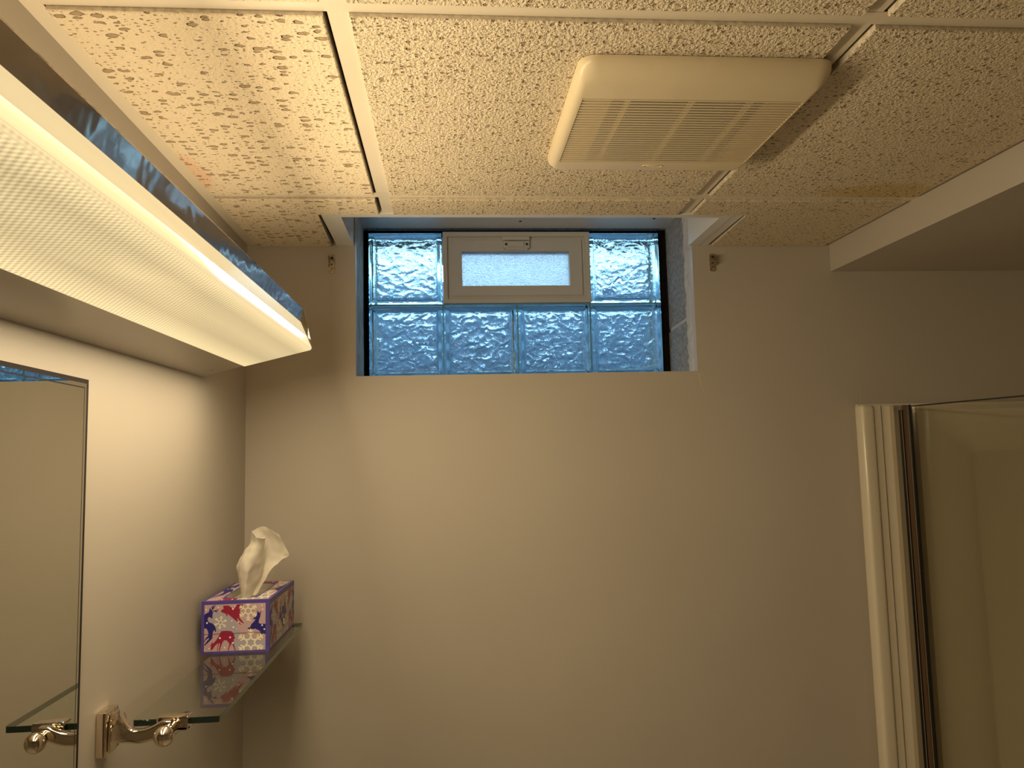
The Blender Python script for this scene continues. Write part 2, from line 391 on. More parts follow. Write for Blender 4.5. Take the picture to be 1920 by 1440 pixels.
# boxed-out part of the ceiling (soffit) over the shower
bm = new_bm(); k = .034
prism(bm, [(.9292, YW-.0005), (.9292 + k*(YW-YB), YB+.001), (XR-.001, YB+.001), (XR-.001, YW-.0005)], 'Z', .4319, .655)
struct('wall_soffit', bm, M['wall'], 'painted box soffit dropped below the tiled ceiling above the shower')

# ------------------------------------------------------------------ suspended ceiling
bm = new_bm(); box(bm, XL, XR, YB, YW, .66, .75); box(bm, XL, .93, YB, .19, ZT, .66)
ceil = struct('ceiling', bm, M['tee'])
def tile(pts, m_):
    bm = new_bm(); fs_ = prism(bm, pts, 'Z', ZT, ZT+.016)
    for f in fs_[2:]: f.material_index = 1
    bot = [e for e in bm.edges if all(abs(v.co.z-ZT) < 1e-5 for v in e.verts)]
    bmesh.ops.bevel(bm, geom=bot, offset=.0012, segments=1, affect='EDGES')
    return build('ceiling_tile', bm, [m_, M['tile_edge']], ceil)
def rect(x0, x1, y0, y1): return [(x0, y0), (x1, y0), (x1, y1), (x0, y1)]
xa0, xa1 = -.4265, XT1-.0165; xb0, xb1 = XT1+.0125, XT2-.0125; xc0, xc1 = XT2+.0175, .922
def xs(y): return .9292 + k*(YW-y) - .014
for (y0, y1) in ((.206, YT1-.0125), (YT1+.0135, YT2-.0125)):
    tile(rect(xa0, xa1, y0, y1), M['tile_a']); tile(rect(xb0, xb1, y0, y1), M['tile_b'])
    tile([(xc0, y0), (xs(y0), y0), (xs(y1), y1), (xc0, y1)], M['tile_c'])
y0, y1, yn = YT2+.0135, YW-.002, 1.5225
tile([(xa0, y0), (xa1, y0), (xa1, yn), (-.2535, yn), (-.2585, y1), (xa0, y1)], M['tile_a'])
tile(rect(xb0, xb1, y0, yn), M['tile_b'])
tile([(xc0, y0), (xs(y0), y0), (xs(y1), y1), (.636, y1), (.6315, yn), (xc0, yn)], M['tile_c'])
# inverted tees and wall angles
def tee_y(x, y0, y1, name='ceiling_tee'):
    bm = new_bm(); box(bm, x-.012, x+.012, y0, y1, ZC, ZC+.0012); box(bm, x-.001, x+.001, y0, y1, ZC+.0012, ZC+.03); build(name, bm, M['tee'], ceil)
def tee_x(y, x0, x1, name='ceiling_tee'):
    bm = new_bm(); box(bm, x0, x1, y-.012, y+.012, ZC-.0004, ZC+.0008); box(bm, x0, x1, y-.001, y+.001, ZC+.0008, ZC+.03); build(name, bm, M['tee'], ceil)
for x in (XT1, XT2):
    tee_y(x, .206, YT1-.0125); tee_y(x, YT1+.0125, YT2-.0125); tee_y(x + .002, YT2+.0125, 1.5215)
tee_x(YT1, XL+.0215, xs(YT1)+.004); tee_x(YT2, XL+.0215, xs(YT2)+.004)
bm = new_bm(); box(bm, XL+.0002, XL+.022, .2, YW-.001, ZC-.0010, ZC); box(bm, XL+.0002, XL+.0014, .2, YW-.001, ZC, ZC+.02); build('wall_angle', bm, M['tee'], ceil)
bm = new_bm(); prism(bm, [(xs(YW)-.004, YW-.001), (xs(YW)+.0138, YW-.001), (xs(.2)+.0138, .2), (xs(.2)-.004, .2)], 'Z', ZC-.0010, ZC); build('wall_angle', bm, M['tee'], ceil)
# white boxed opening in front of the window
TX0, TX1, IX0, IX1, IY = -.2483, .6269, -.2095, .5803, 1.5445
lip_bm = new_bm()
box(lip_bm, TX0, IX0-.020, 1.5235, YW-.0008, ZC-.003, ZC); box(lip_bm, IX0-.0195, IX0, 1.5235, YW-.0008, ZC-.0042, ZC)
box(lip_bm, IX0, IX1, 1.5235, IY, ZC-.0042, ZC)
box(lip_bm, IX1, IX1+.024, 1.5235, YW-.0008, ZC-.0042, ZC); box(lip_bm, IX1+.0245, TX1, 1.5235, YW-.0008, ZC-.003, ZC)
trim = struct('trim_1', lip_bm, M['trim'], 'white trim lining the boxed opening in the ceiling before the window')
bm = new_bm(); box(bm, IX0-.012, IX0, 1.5235, YW-.0008, ZC+.0002, ZN); build('side_panel', bm, M['panel'], trim)
bm = new_bm(); box(bm, IX1, IX1+.012, 1.5235, YW-.0008, ZC+.0002, ZN); build('side_panel', bm, M['panel'], trim)
bm = new_bm(); box(bm, IX0, IX1, 1.5235, IY, ZC+.0002, ZN); build('front_panel', bm, M['panel'], trim)
bm = new_bm(); box(bm, -.2233, .6395, 1.5235, 2.045, ZN+.0003, ZN+.010); build('top_panel', bm, M['panel'], trim)
for x, y in ((-.150, 1.93), (.200, 1.98), (.555, 1.955)):
    bm = new_bm(); lathe(bm, (x, y, ZN+.001), (0, 0, -1), [(.0035, 0), (.0035, .002), (.002, .0028)], 10); build('nail_head', bm, M['screw'], trim)

# ------------------------------------------------------------------ window of glass block with a small opening sash
XB0, PB, ZB = -.2078, .2002, .4172
bm = new_bm()   # dark seal all round the panel
for a in ((-.2215, XB0+.001, 2.058, 2.10, .2, ZN-.001), (XB0+4*PB-.001, .6125, 2.058, 2.10, .2, ZN-.001), (XB0, XB0+4*PB, 2.062, 2.10, ZB+PB-.0005, ZN-.001)):
    box(bm, *a)
win = struct('window_1', bm, M['foam'], 'glass block basement window with a small vinyl opening sash')

def glass_block(ix, iz, seed):
    g = .0022; x0, x1 = XB0+ix*PB+g, XB0+(ix+1)*PB-g; z0, z1 = ZB+(iz)*PB+g, ZB+(iz+1)*PB-g
    yf, yb = YG, YG+.078; bd, rec = .0125, .0040; n = 72
    bm = new_bm()
    def ripple(x, z, s):
        p = Vector((x*40 + s, z*62 - s*1.7, s*.37))
        q = Vector((noise.noise(p*.7 + Vector((9, 2, 1))), noise.noise(p*.7 + Vector((3, 7, 5))), 0))
        v = noise.noise(p + q*1.6)
        r = 1 - abs(noise.noise(p*1.25 + q*1.3 + Vector((4, 4, 4))))*2.2
        return .0026*v + .0023*max(r, -.4) + .0013*noise.noise(p*2.3) + .0006*noise.noise(p*4.3)
    def face(y, sgn, s):
        # outer rounded loop -> ridge loop -> recessed grid
        gx = [x0+bd + (x1-x0-2*bd)*i/n for i in range(n+1)]; gz = [z0+bd + (z1-z0-2*bd)*i/n for i in range(n+1)]
        V = [[None]*(n+1) for _ in range(n+1)]
        for i in range(n+1):
            for j in range(n+1):
                ex = min(i, n-i, j, n-j)/5; fade = min(1, ex)
                V[i][j] = bm.verts.new((gx[i], y + sgn*(rec*min(1, ex*2.5) + fade*ripple(gx[i], gz[j], s)), gz[j]))
        for i in range(n):
            for j in range(n):
                f = bm.faces.new([V[i][j], V[i+1][j], V[i+1][j+1], V[i][j+1]]); f.smooth = True
        ring = [V[i][0] for i in range(n)] + [V[n][j] for j in range(n)] + [V[i][n] for i in range(n, 0, -1)] + [V[0][j] for j in range(n, 0, -1)]
        def off(v, d, dy):
            # pushed outwards to the block edge
            x, z = v.co.x, v.co.z
            fx = (x-(x0+x1)/2)/((x1-x0)/2-bd); fz = (z-(z0+z1)/2)/((z1-z0)/2-bd)
            return bm.verts.new(((x0+x1)/2 + fx*((x1-x0)/2-d), y+dy, (z0+z1)/2 + fz*((z1-z0)/2-d)))
        r1 = [off(v, bd*.55, -sgn*.0005) for v in ring]; r2_ = [off(v, .003, 0) for v in ring]; r3 = [off(v, 0, sgn*.003) for v in ring]
        for a, c in ((ring, r1), (r1, r2_), (r2_, r3)):
            for i in range(len(a)):
                f = bm.faces.new([a[i], a[(i+1) % len(a)], c[(i+1) % len(a)], c[i]]); f.material_index = 1; f.smooth = True
        return r3
    A = face(yf, 1, seed); B = face(yb, -1, seed+40)
    for i in range(len(A)):
        f = bm.faces.new([A[i], A[(i+1) % len(A)], B[(i+1) % len(A)], B[i]]); f.material_index = 1
    return build('glass_block', bm, [M['glass_wavy'], M['glass_rim']], win)
for i, (ix, iz) in enumerate(((0, 0), (3, 0), (0, -1), (1, -1), (2, -1), (3, -1))):
    glass_block(ix, iz, 3.1*i + 1)
# joints between blocks
bm = new_bm(); g = .0020
for i in (1, 2, 3): box(bm, XB0+i*PB-g, XB0+i*PB+g, YG+.006, YG+.07, ZB-PB, ZB-g)
for x0, x1 in ((XB0, XB0+4*PB),): box(bm, x0, x1, YG+.006, YG+.07, ZB-g, ZB+g)
build('joint_strips', bm, M['joint'], win)

# sash
def ring_frame(bm, x0, x1, z0, z1, ix0, ix1, iz0, iz1, yf, yb):
    O = [(x0, z0), (x1, z0), (x1, z1), (x0, z1)]; I = [(ix0, iz0), (ix1, iz0), (ix1, iz1), (ix0, iz1)]
    of = [bm.verts.new((x, yf, z)) for x, z in O]; ob = [bm.verts.new((x, yb, z)) for x, z in O]
    nf = [bm.verts.new((x, yf, z)) for x, z in I]; nb = [bm.verts.new((x, yb, z)) for x, z in I]
    bridge(bm, of, nf); bridge(bm, nf, nb); bridge(bm, nb, ob); bridge(bm, ob, of)
SX0, SX1, SZ0, SZ1 = XB0+PB+.001, XB0+3*PB+.0035, ZB+.003, ZB+PB
bm = new_bm(); ring_frame(bm, SX0, SX1, SZ0, SZ1, SX0+.012, SX1-.013, SZ0+.012, SZ1-.013, YG-.004, YG+.07)
bmesh.ops.bevel(bm, geom=[e for e in bm.edges if abs(e.verts[0].co.y-(YG-.004)) < 1e-5 and abs(e.verts[1].co.y-(YG-.004)) < 1e-5], offset=.0015, segments=2, affect='EDGES')
frame = build('sash_frame', bm, M['vinyl'], win)
a0, a1, c0, c1 = SX0+.0121, SX1-.0131, SZ0+.0121, SZ1-.0131
bm = new_bm(); ring_frame(bm, a0, a1, c0, c1, a0+.009, a1-.008, c0+.009, c1-.008, YG+.006, YG+.05)
build('stop_bead', bm, M['vinyl'], frame)
GX0, GX1, GZ0, GZ1 = .0447, .3405, .4688, .5640
bm = new_bm(); ring_frame(bm, a0+.0088, a1-.0078, c0+.0088, c1-.0078, GX0, GX1, GZ0, GZ1, YG+.001, YG+.04)
bmesh.ops.bevel(bm, geom=[e for e in bm.edges if all(abs(v.co.y-(YG+.001)) < 1e-5 for v in e.verts)], offset=.0015, segments=2, affect='EDGES')
sash = build('sash', bm, M['vinyl'], win)
bm = new_bm(); box(bm, GX0-.004, GX1+.004, YG+.018, YG+.023, GZ0-.004, GZ1+.004); build('pane', bm, M['glass_frost'], sash)
bm = new_bm(); box(bm, .1585, .230, YG-.009, YG+.001, .5700, .5905, bev=.0015)
box(bm, .172, .214, YG-.013, YG-.009, .5735, .5885, bev=.0015); box(bm, .165, .224, YG-.0115, YG-.006, .5650, .5705, bev=.001)
build('latch', bm, M['vinyl'], sash)
bm = new_bm(); box(bm, .155, .2305, YG-.007, YG+.004, .5935, .6035, bev=.001); build('latch_keeper', bm, M['vinyl'], sash)
for x in (.1655, .2222):
    bm = new_bm(); lathe(bm, (x, YG-.0090, .581), (0, -1, 0), [(.0034, 0), (.0034, .0012), (.0018, .0022)], 12); build('screw', bm, M['screw'], sash)

# outside: galvanised window well, gravel and a timber above it
bm = new_bm(); prev = None; cx = .19
for i in range(121):
    a = math.radians(180*i/120); r = 1
    col_ = []
    for j in range(49):
        z = -.25 + (.67+.25)*j/48
        rr = 1 + .012*math.sin(z*2*math.pi/.07)
        col_.append(bm.verts.new((cx + .75*math.cos(a)*rr, 2.27 + .62*math.sin(a)*rr, z)))
    if prev:
        for j in range(48): bm.faces.new([prev[j], col_[j], col_[j+1], prev[j+1]]).smooth = True
    prev = col_
o = build('window_well', bm, M['galv'], smooth=True); o['label'] = 'curved corrugated steel window well outside the glass block window'; o['category'] = 'window well'
md = o.modifiers.new('thick', 'SOLIDIFY'); md.thickness = .003
bm = new_bm(); box(bm, -.55, .93, 2.262, 2.88, -.35, -.2); struct('floor_well', bm, M['gravel'])
bm = new_bm(); box(bm, -1.4, 1.8, 3.55, 3.65, .935, 1.035, bev=.004); o = build('deck_beam', bm, M['beam'])
for x in (-1.35, 1.66):
    b2 = new_bm(); box(b2, x, x+.09, 3.555, 3.645, .50, .934); build('post', b2, M['beam'], o)
o['label'] = 'dark brown timber beam outdoors seen through the glass blocks'; o['category'] = 'beam'
bm = new_bm(); box(bm, -1.6, 2.0, 2.90, 5.0, .42, .50); struct('floor_yard', bm, M['gravel'])

# ------------------------------------------------------------------ vanity light on the left wall
YE, YN = 1.4524, .232
A = (XL+.0005, .1636); B = (-.3752, .1834); C = (-.2517, .2127); D = (-.2734, .2636); E_ = (-.2675, .2885)
lamp = thing('wall_light', (XL, (YE+YN)/2, .23), 'long white vanity light with a glowing prismatic lens on the wall above the mirror', 'light fixture')
bm = new_bm(); prism(bm, [A, B, (-.3735, .1900), (-.285, .255), (-.2765, .2650), (-.2718, .2890), (-.2740, .2890), (-.2785, .2662), (-.2865, .2572), (-.3745, .1935), (XL+.0030, .1720), (XL+.0030, .3050), (XL+.0005, .3050)], 'Y', YN, YE-.003)
build('housing', bm, M['housing'], lamp)
# lens with UV: u along the lamp, v across
prof_pts = []
def arc(p0, p1, p2, t0, n_):
    return [tuple((1-t)**2*p0[i] + 2*t*(1-t)*p1[i] + t*t*p2[i] for i in (0, 1)) for t in [q/n_ for q in range(n_+1)]]
import_c0 = (C[0]-.005, C[1]-.005*.0293/.1233); import_c1 = (C[0]-.002, C[1]+.005)
prof_pts = [(B[0]+.0008, B[1]-.0004)] + arc(import_c0, C, import_c1, 0, 6) + [(D[0]+.0006, D[1])]
bm = new_bm(); uvl = bm.loops.layers.uv.new('UVMap'); acc = [0]
for p, q in zip(prof_pts, prof_pts[1:]): acc.append(acc[-1] + math.hypot(q[0]-p[0], q[1]-p[1]))
ny = 2
for (p, q, va, vb) in zip(prof_pts, prof_pts[1:], acc, acc[1:]):
    ys = (YN, YE-.0028)
    vs = [bm.verts.new((p[0], ys[0], p[1])), bm.verts.new((p[0], ys[1], p[1])), bm.verts.new((q[0], ys[1], q[1])), bm.verts.new((q[0], ys[0], q[1]))]
    f = bm.faces.new(vs); f.smooth = True
    for lp, uv in zip(f.loops, ((ys[0], va), (ys[1], va), (ys[1], vb), (ys[0], vb))): lp[uvl].uv = uv
bmesh.ops.remove_doubles(bm, verts=bm.verts[:], dist=1e-6)
lens = build('lens', bm, M['lens'], lamp); lens['label'] = 'cream glowing lens with tiny prisms'
md = lens.modifiers.new('thick', 'SOLIDIFY'); md.thickness = .0012; md.offset = -1
bm = new_bm(); prism(bm, [(D[0]+.0004, D[1]+.0006), (E_[0], E_[1]), (E_[0]-.0005, E_[1]+.002), (-.2715, .2895), (D[0]-.002, D[1]+.001)], 'Y', YN, YE-.003)
build('reflector_lip', bm, M['lip'], lamp)
for ya, yb_ in ((YE-.0026, YE), (YN-.003, YN-.0002)):
    bm = new_bm(); pl = [(B[0]-.002, B[1]-.0010), (C[0]+.0016, C[1]-.0006), (E_[0]+.0012, E_[1]+.0022), (-.34, .2995)]
    fs = prism(bm, pl, 'Y', ya, yb_)
    for f in fs[2:]: f.material_index = 1
    build('end_cap', bm, [M['acryl_clear'], M['acryl_edge']], lamp)
# small print on the underside of the housing
bm = new_bm(); dB = Vector((B[0]-A[0], 0, B[1]-A[1])).normalized(); nB = Vector((dB.z, 0, -dB.x))
def on_housing(s, y): return Vector((A[0], y, A[1])) + dB*s + nB*.0004
for s, ya, yb_, ww in ((.030, 1.395, 1.408, .0012), (.030, 1.412, 1.416, .0012), (.024, 1.388, 1.391, .002)):
    bm.faces.new([bm.verts.new(on_housing(s, ya)), bm.verts.new(on_housing(s, yb_)), bm.verts.new(on_housing(s+ww, yb_)), bm.verts.new(on_housing(s+ww, ya))])
build('printed_mark', bm, mat('faint_grey_print', (.22, .18, .15), .5), lamp)
# the tubes' light leaving through the two lens faces
def area(name, c, nrm, lx, ly, watts, spread=180):
    ld = bpy.data.lights.new(name, 'AREA'); ld.shape = 'RECTANGLE'; ld.size = lx; ld.size_y = ly
    ld.energy = watts; ld.color = (1.0, .79, .48); ld.spread = math.radians(spread)
    o = bpy.data.objects.new(name, ld); COL.objects.link(o)
    z = -Vector(nrm).normalized(); y = Vector((0, 1, 0)); x = y.cross(z).normalized()
    mm_ = Matrix.Identity(4)
    for i in range(3): mm_[i][0], mm_[i][1], mm_[i][2], mm_[i][3] = x[i], y[i], z[i], c[i]
    mm_[2][3] += EYE
    o.parent = lamp; o.matrix_parent_inverse = Matrix.Translation(-wpos(lamp)); o.matrix_basis = mm_
    return o
n1 = Vector((.231, 0, -.973)); n2 = Vector((.92, 0, .39))
mid1 = Vector(((B[0]+C[0])/2, (YE+YN)/2, (B[1]+C[1])/2)); mid2 = Vector(((C[0]+D[0])/2, (YE+YN)/2, (C[1]+D[1])/2))
area('tube_light', mid1 + n1*.003, n1, .115, YE-YN-.02, 5.1*LAMP_W)
area('tube_light', mid2 + n2*.003, Vector((1, 0, 0)), .045, YE-YN-.02, 7.2*LAMP_W)
area('tube_light', Vector((-.362, (YE+YN)/2, .280)), Vector((0, 0, 1)), .15, YE-YN-.02, 1.25*LAMP_W)   # the open top throws light on the ceiling
lamp.rotation_euler = (math.radians(.85), 0, 0); lamp.location.z -= .009

# ------------------------------------------------------------------ mirror
YM, ZM = .9903, .1102
mir = thing('wall_mirror', (XL, .5, -.78), 'frameless wall mirror with a thin dark edge below the vanity light', 'mirror')
bm = new_bm(); box(bm, XL+.0005, XL+.0056, .05, YM, -.78, ZM, mi=0)
build('mirror_back', bm, M['mirror_edge'], mir)
bm = new_bm(); rings_ = []
for ins, xx in ((0, .0058), (.0055, .0060), (.0100, .0060), (.0115, .0060)):
    rings_.append([bm.verts.new((XL+xx, y, z)) for y, z in ((.05+ins, -.78+ins), (YM-ins, -.78+ins), (YM-ins, ZM-ins), (.05+ins, ZM-ins))])
bridge(bm, rings_[0], rings_[1], 1); bridge(bm, rings_[1], rings_[2], 0); bridge(bm, rings_[2], rings_[3], 1)
bm.faces.new(rings_[3]); bm.faces.new(rings_[0][::-1])
build('mirror_face', bm, [M['mirror'], M['mirror_edge']], mir)

# ------------------------------------------------------------------ glass shelf on two brackets
ZS = -.3300; SXa, SXb, SYa, SYb = -.4195, -.3085, 1.0855, 1.672
shelf = thing('glass_shelf', (XL, 1.38, ZS-.03), 'narrow clear glass shelf held by polished metal brackets on the wall', 'shelf')
bm = new_bm()
pts = rrect(SXa, SXb, SYa, SYb, .004, 3)
fs = prism(bm, pts, 'Z', ZS-.008, ZS)
for f in fs[2:]:
    n_ = f.normal
    f.material_index = 1
bm.normal_update()
for f in fs[2:]:
    if abs(f.normal.x) > .8: f.material_index = 2 if f.calc_center_median().x > (SXa+SXb)/2 else 0
build('shelf_pane', bm, [M['shelf'], M['shelf_edge'], M['shelf_side']], shelf)
def bracket(yc, sgn):
    """yc: centre along the wall; sgn -1: ball towards the room, +1 towards the window wall"""
    bm = new_bm()
    # wall plate with a stepped, dished face
    box(bm, XL+.0005, XL+.013, yc-.019, yc+.019, -.363, -.308, bev=.002)
    box(bm, XL+.013, XL+.017, yc-.014, yc+.014, -.359, -.312, bev=.002)
    br = build('bracket', bm, M['chrome'], shelf, smooth='auto')
    bm = new_bm(); P_, Rr = [], []
    for i in range(17):
        t = i/16; x = XL+.016 + t*(.071); z = -.334 - .010*math.sin(math.pi*min(1, t*1.15)) ; fl = max(0, 1-t*3.2)
        P_.append((x, yc, z)); Rr.append((.0060+.006*fl**2, .0085+.013*fl**1.8))
    tube(bm, P_, Rr, 16, squircle=True); build('arm', bm, M['chrome'], br, smooth='auto')
    bm = new_bm(); xk = -.366
    # ball cap on a short stem through the arm end
    ya = yc + sgn*.030
    lathe(bm, (xk, ya, -.340), (0, -sgn, 0), [(0.0, 0), (.0055, .0012), (.0098, .004), (.0122, .008), (.0128, .012), (.0118, .016), (.0092, .020), (.0082, .024), (.0085, .028), (.0095, .042), (.0095, .052)], 28)
    build('ball_cap', bm, M['chrome'], br, smooth='auto')
    bm = new_bm(); ys_ = SYa if sgn < 0 else SYb; yo, yi = ys_ + sgn*.009, ys_ - sgn*.012
    lo, hi = min(yo, yi), max(yo, yi); e0, e1 = (lo, ys_-.0006) if sgn < 0 else (ys_+.0006, hi)
    box(bm, xk-.020, xk+.020, lo, hi, ZS+.0003, ZS+.0045, bev=.0015); box(bm, xk-.020, xk+.020, lo, hi, ZS-.014, ZS-.0083, bev=.0015)
    box(bm, xk-.020, xk+.020, e0, e1, ZS-.013, ZS+.003, bev=.0008)
    build('shelf_clamp', bm, M['chrome'], br, smooth='auto')
bracket(1.066, -1); bracket(1.692, 1)

# ------------------------------------------------------------------ tissue box
BX0, BX1, BY0, BY1, BZ0, BZ1 = -.4400, -.3220, 1.4320, 1.6500, ZS+.0004, -.2385
tb = thing('tissue_box', ((BX0+BX1)/2, (BY0+BY1)/2, BZ0), 'purple tissue box printed with deer and snowflakes on the glass shelf', 'tissue box')
bm = new_bm()
OX0, OX1, OY0, OY1 = BX0+.030, BX1-.030, BY0+.028, BY1-.030
box(bm, BX0, BX1, BY0, BY1, BZ0, BZ1-.0005)
top = [f for f in bm.faces if f.calc_center_median().z > BZ1-.001]
bmesh.ops.delete(bm, geom=top, context='FACES_ONLY')
oc = [v for v in bm.verts if v.co.z > BZ1-.001]
oc.sort(key=lambda v: math.atan2(v.co.y-(BY0+BY1)/2, v.co.x-(BX0+BX1)/2))
bm2 = oc
N4 = 24
hole = rrect(OX0, OX1, OY0, OY1, .022, 5)
hv = [bm.verts.new((x, y, BZ1-.0005)) for x, y in hole]
out_ = rrect(BX0, BX1, BY0, BY1, .0006, 5); ov = [bm.verts.new((x, y, BZ1-.0005)) for x, y in out_]
bridge(bm, ov, hv)
dv = [bm.verts.new((x, y, BZ1-.012)) for x, y in hole]; bridge(bm, hv, dv, 1)
f = bm.faces.new(dv); f.material_index = 1
build('carton', bm, [M['purple'], M['card']], tb)

# printed pattern, traced once in a unit panel: x 0..1, y 0..1 (front face of the box)
def fq(x, y):
    v = (1315 - y + (x-60)*-.018)/885; lx = 70 - 20*(1-v); rx = 1215 - 15*(1-v)
    return ((x-lx)/(rx-lx), v)
DEER_A = [(105,655),(140,635),(190,610),(200,575),(208,530),(228,565),(245,590),(262,625),(250,660),(252,715),(235,715),(215,695),(190,690),(170,720),(175,760),(200,785),(250,800),(290,840),(305,890),(310,940),(295,940),(275,905),(255,950),(250,1000),(245,1050),(200,1095),(120,1168),(105,1165),(150,1105),(195,1050),(185,1040),(130,1075),(95,1120),(95,1095),(130,1050),(175,1010),(180,960),(165,910),(150,885),(100,880)]
DEER_B = [(430,505),(520,505),(560,530),(590,560),(620,560),(640,530),(665,487),(765,487),(760,530),(740,575),(720,560),(712,600),(715,660),(700,710),(735,750),(775,805),(760,810),(715,775),(665,720),(660,730),(680,780),(735,835),(715,830),(680,800),(640,760),(560,690),(500,640),(505,690),(490,680),(470,640),(420,620),(385,598),(440,555)]
DEER_C = [(1005,590),(1025,630),(1045,635),(1075,598),(1060,645),(1052,700),(1030,760),(1025,810),(1060,825),(1150,825),(1150,1000),(1100,985),(1030,1010),(1060,970),(1030,935),(960,900),(900,940),(840,945),(870,920),(830,890),(880,880),(900,830),(960,770),(970,740),(930,750),(950,710),(980,680),(1000,645)]
DEER_D = [(395,935),(470,928),(560,935),(600,970),(620,1040),(625,1075),(590,1120),(610,1170),(632,1258),(615,1258),(595,1190),(570,1140),(555,1160),(530,1210),(515,1260),(498,1260),(515,1210),(530,1150),(505,1110),(480,1085),(435,1090),(410,1130),(385,1200),(370,1262),(355,1262),(360,1220),(375,1130),(355,1140),(340,1200),(340,1262),(325,1262),(330,1200),(345,1130),(290,1170),(260,1220),(225,1255),(215,1225),(225,1180),(200,1160),(230,1155),(235,1105),(255,1140),(300,1095),(350,1020),(375,970)]
BLOB = [(250,660),(300,620),(360,612),(430,625),(540,690),(620,770),(670,860),(690,930),(740,1010),(900,1040),(1140,1110),(1140,1245),(640,1255),(480,1100),(330,960),(300,860),(250,800),(180,760)]
ANT = [((240,590),(272,497)),((258,560),(300,497)),((255,600),(352,575)),((285,588),(335,612)),((250,560),(243,512))]
FLAKES = [(850,605,165,0),(385,790,112,10),(890,1135,232,0)]
DOTS = [(150,568,14),(350,535,13),(595,565,15),(630,515,9),(1083,512,12),(1095,580,13),(160,790,15),(575,765,12),(600,872,17),(655,900,9),(890,768,11),(1083,848,14),(1120,915,14),(372,1048,16),(543,1040,16),(585,1135,15),(615,1080,8),(450,1210,13),(190,1220,11),(115,1240,8),(765,1062,9),(1073,1192,9),(680,790,12),(1150,700,8),(215,720,0)]
def print_panel(name, mapper, flip=None, margin=(.045, .94, .045, .93), front=True, shift=(0,0,1,1)):
    """mapper(u, v, lift) -> 3D point on the face; everything clipped to the panel by construction"""
    bm = new_bm(); u0, u1, v0, v1 = margin
    def poly(pts, lift, mi):
        if len(pts) < 3: return
        cl = [(min(max(u, u0), u1), min(max(v, v0), v1)) for u, v in pts]
        res = []
        for p in cl:
            if not res or math.hypot(p[0]-res[-1][0], p[1]-res[-1][1]) > 1e-4: res.append(p)
        if len(res) > 2 and math.hypot(res[0][0]-res[-1][0], res[0][1]-res[-1][1]) < 1e-4: res.pop()
        if len(res) < 3: return
        area_ = sum(res[i][0]*res[(i+1) % len(res)][1]-res[(i+1) % len(res)][0]*res[i][1] for i in range(len(res)))
        if abs(area_) < 1e-5: return
        vs_ = [bm.verts.new(mapper(u, v, lift)) for u, v in res]
        for tri in tessellate_polygon([[Vector((u, v, 0)) for u, v in res]]):
            try: f = bm.faces.new([vs_[t] for t in tri]); f.material_index = mi
            except ValueError: pass
    T = lambda q: (shift[0] + q[0]*shift[2], shift[1] + q[1]*shift[3])
    poly([(u0, v0), (u1, v0), (u1, v1), (u0, v1)], .00010, 0)
    poly([T(fq(*p)) for p in BLOB], .00020, 1)
    for d, mi in ((DEER_A, 2), (DEER_C, 2), (DEER_B, 3), (DEER_D, 3)): poly([T(fq(*p)) for p in d], .00030, mi)
    def stroke(p, q, wd, lift, mi):
        a, c = Vector(p), Vector(q); t = (c-a).normalized(); s = Vector((-t.y, t.x))*wd/2
        poly([T(fq(*(a-s))), T(fq(*(c-s))), T(fq(*(c+s))), T(fq(*(a+s)))], lift, mi)
    for p, q in ANT: stroke(p, q, 13, .00032, 2)
    lf = [.00034]
    def fl(p, q, wd): lf[0] += 4e-6; stroke(p, q, wd, lf[0], 4)
    for (cx_, cy_, r, rot) in FLAKES:
        lf[0] = .00034
        for kk in range(6):
            a = math.radians(60*kk + rot + 30); dx, dy = math.cos(a), math.sin(a)
            fl((cx_+dx*r*.36, cy_+dy*r*.36), (cx_+dx*r, cy_+dy*r), r*.105)
            for fr, ln in ((.55, .30), (.78, .24)):
                for s_ in (-1, 1):
                    a2 = a + s_*math.radians(50); px, py = cx_+dx*r*fr, cy_+dy*r*fr
                    fl((px, py), (px+math.cos(a2)*r*ln, py+math.sin(a2)*r*ln), r*.10)
            for s_ in (-1, 1):    # star around the hub
                a3 = a + s_*math.radians(30)
                fl((cx_+dx*r*.44, cy_+dy*r*.44), (cx_+math.cos(a3)*r*.24, cy_+math.sin(a3)*r*.24), r*.11)
    for (dx, dy, r) in DOTS:
        if r: poly([T(fq(dx + r*math.cos(t*math.pi/6), dy + r*math.sin(t*math.pi/6))) for t in range(12)], .00058, 5)
    return build(name, bm, [M['pink'], M['lilac'], M['navy'], M['crimson'], M['cream'], M['white']], tb, normals=False)
WX, WY, WZ = BX1-BX0, BY1-BY0, BZ1-BZ0
print_panel('front_print', lambda u, v, l: (BX0+u*WX, BY0-l, BZ0+v*WZ))
bm = new_bm(); box(bm, BX0+.004, BX0+.111, BY0-.00062, BY0-.0002, BZ0+.0340, BZ0+.0345); build('tear_line', bm, mat('tear_line_brown', (.10, .05, .06), .6), tb)
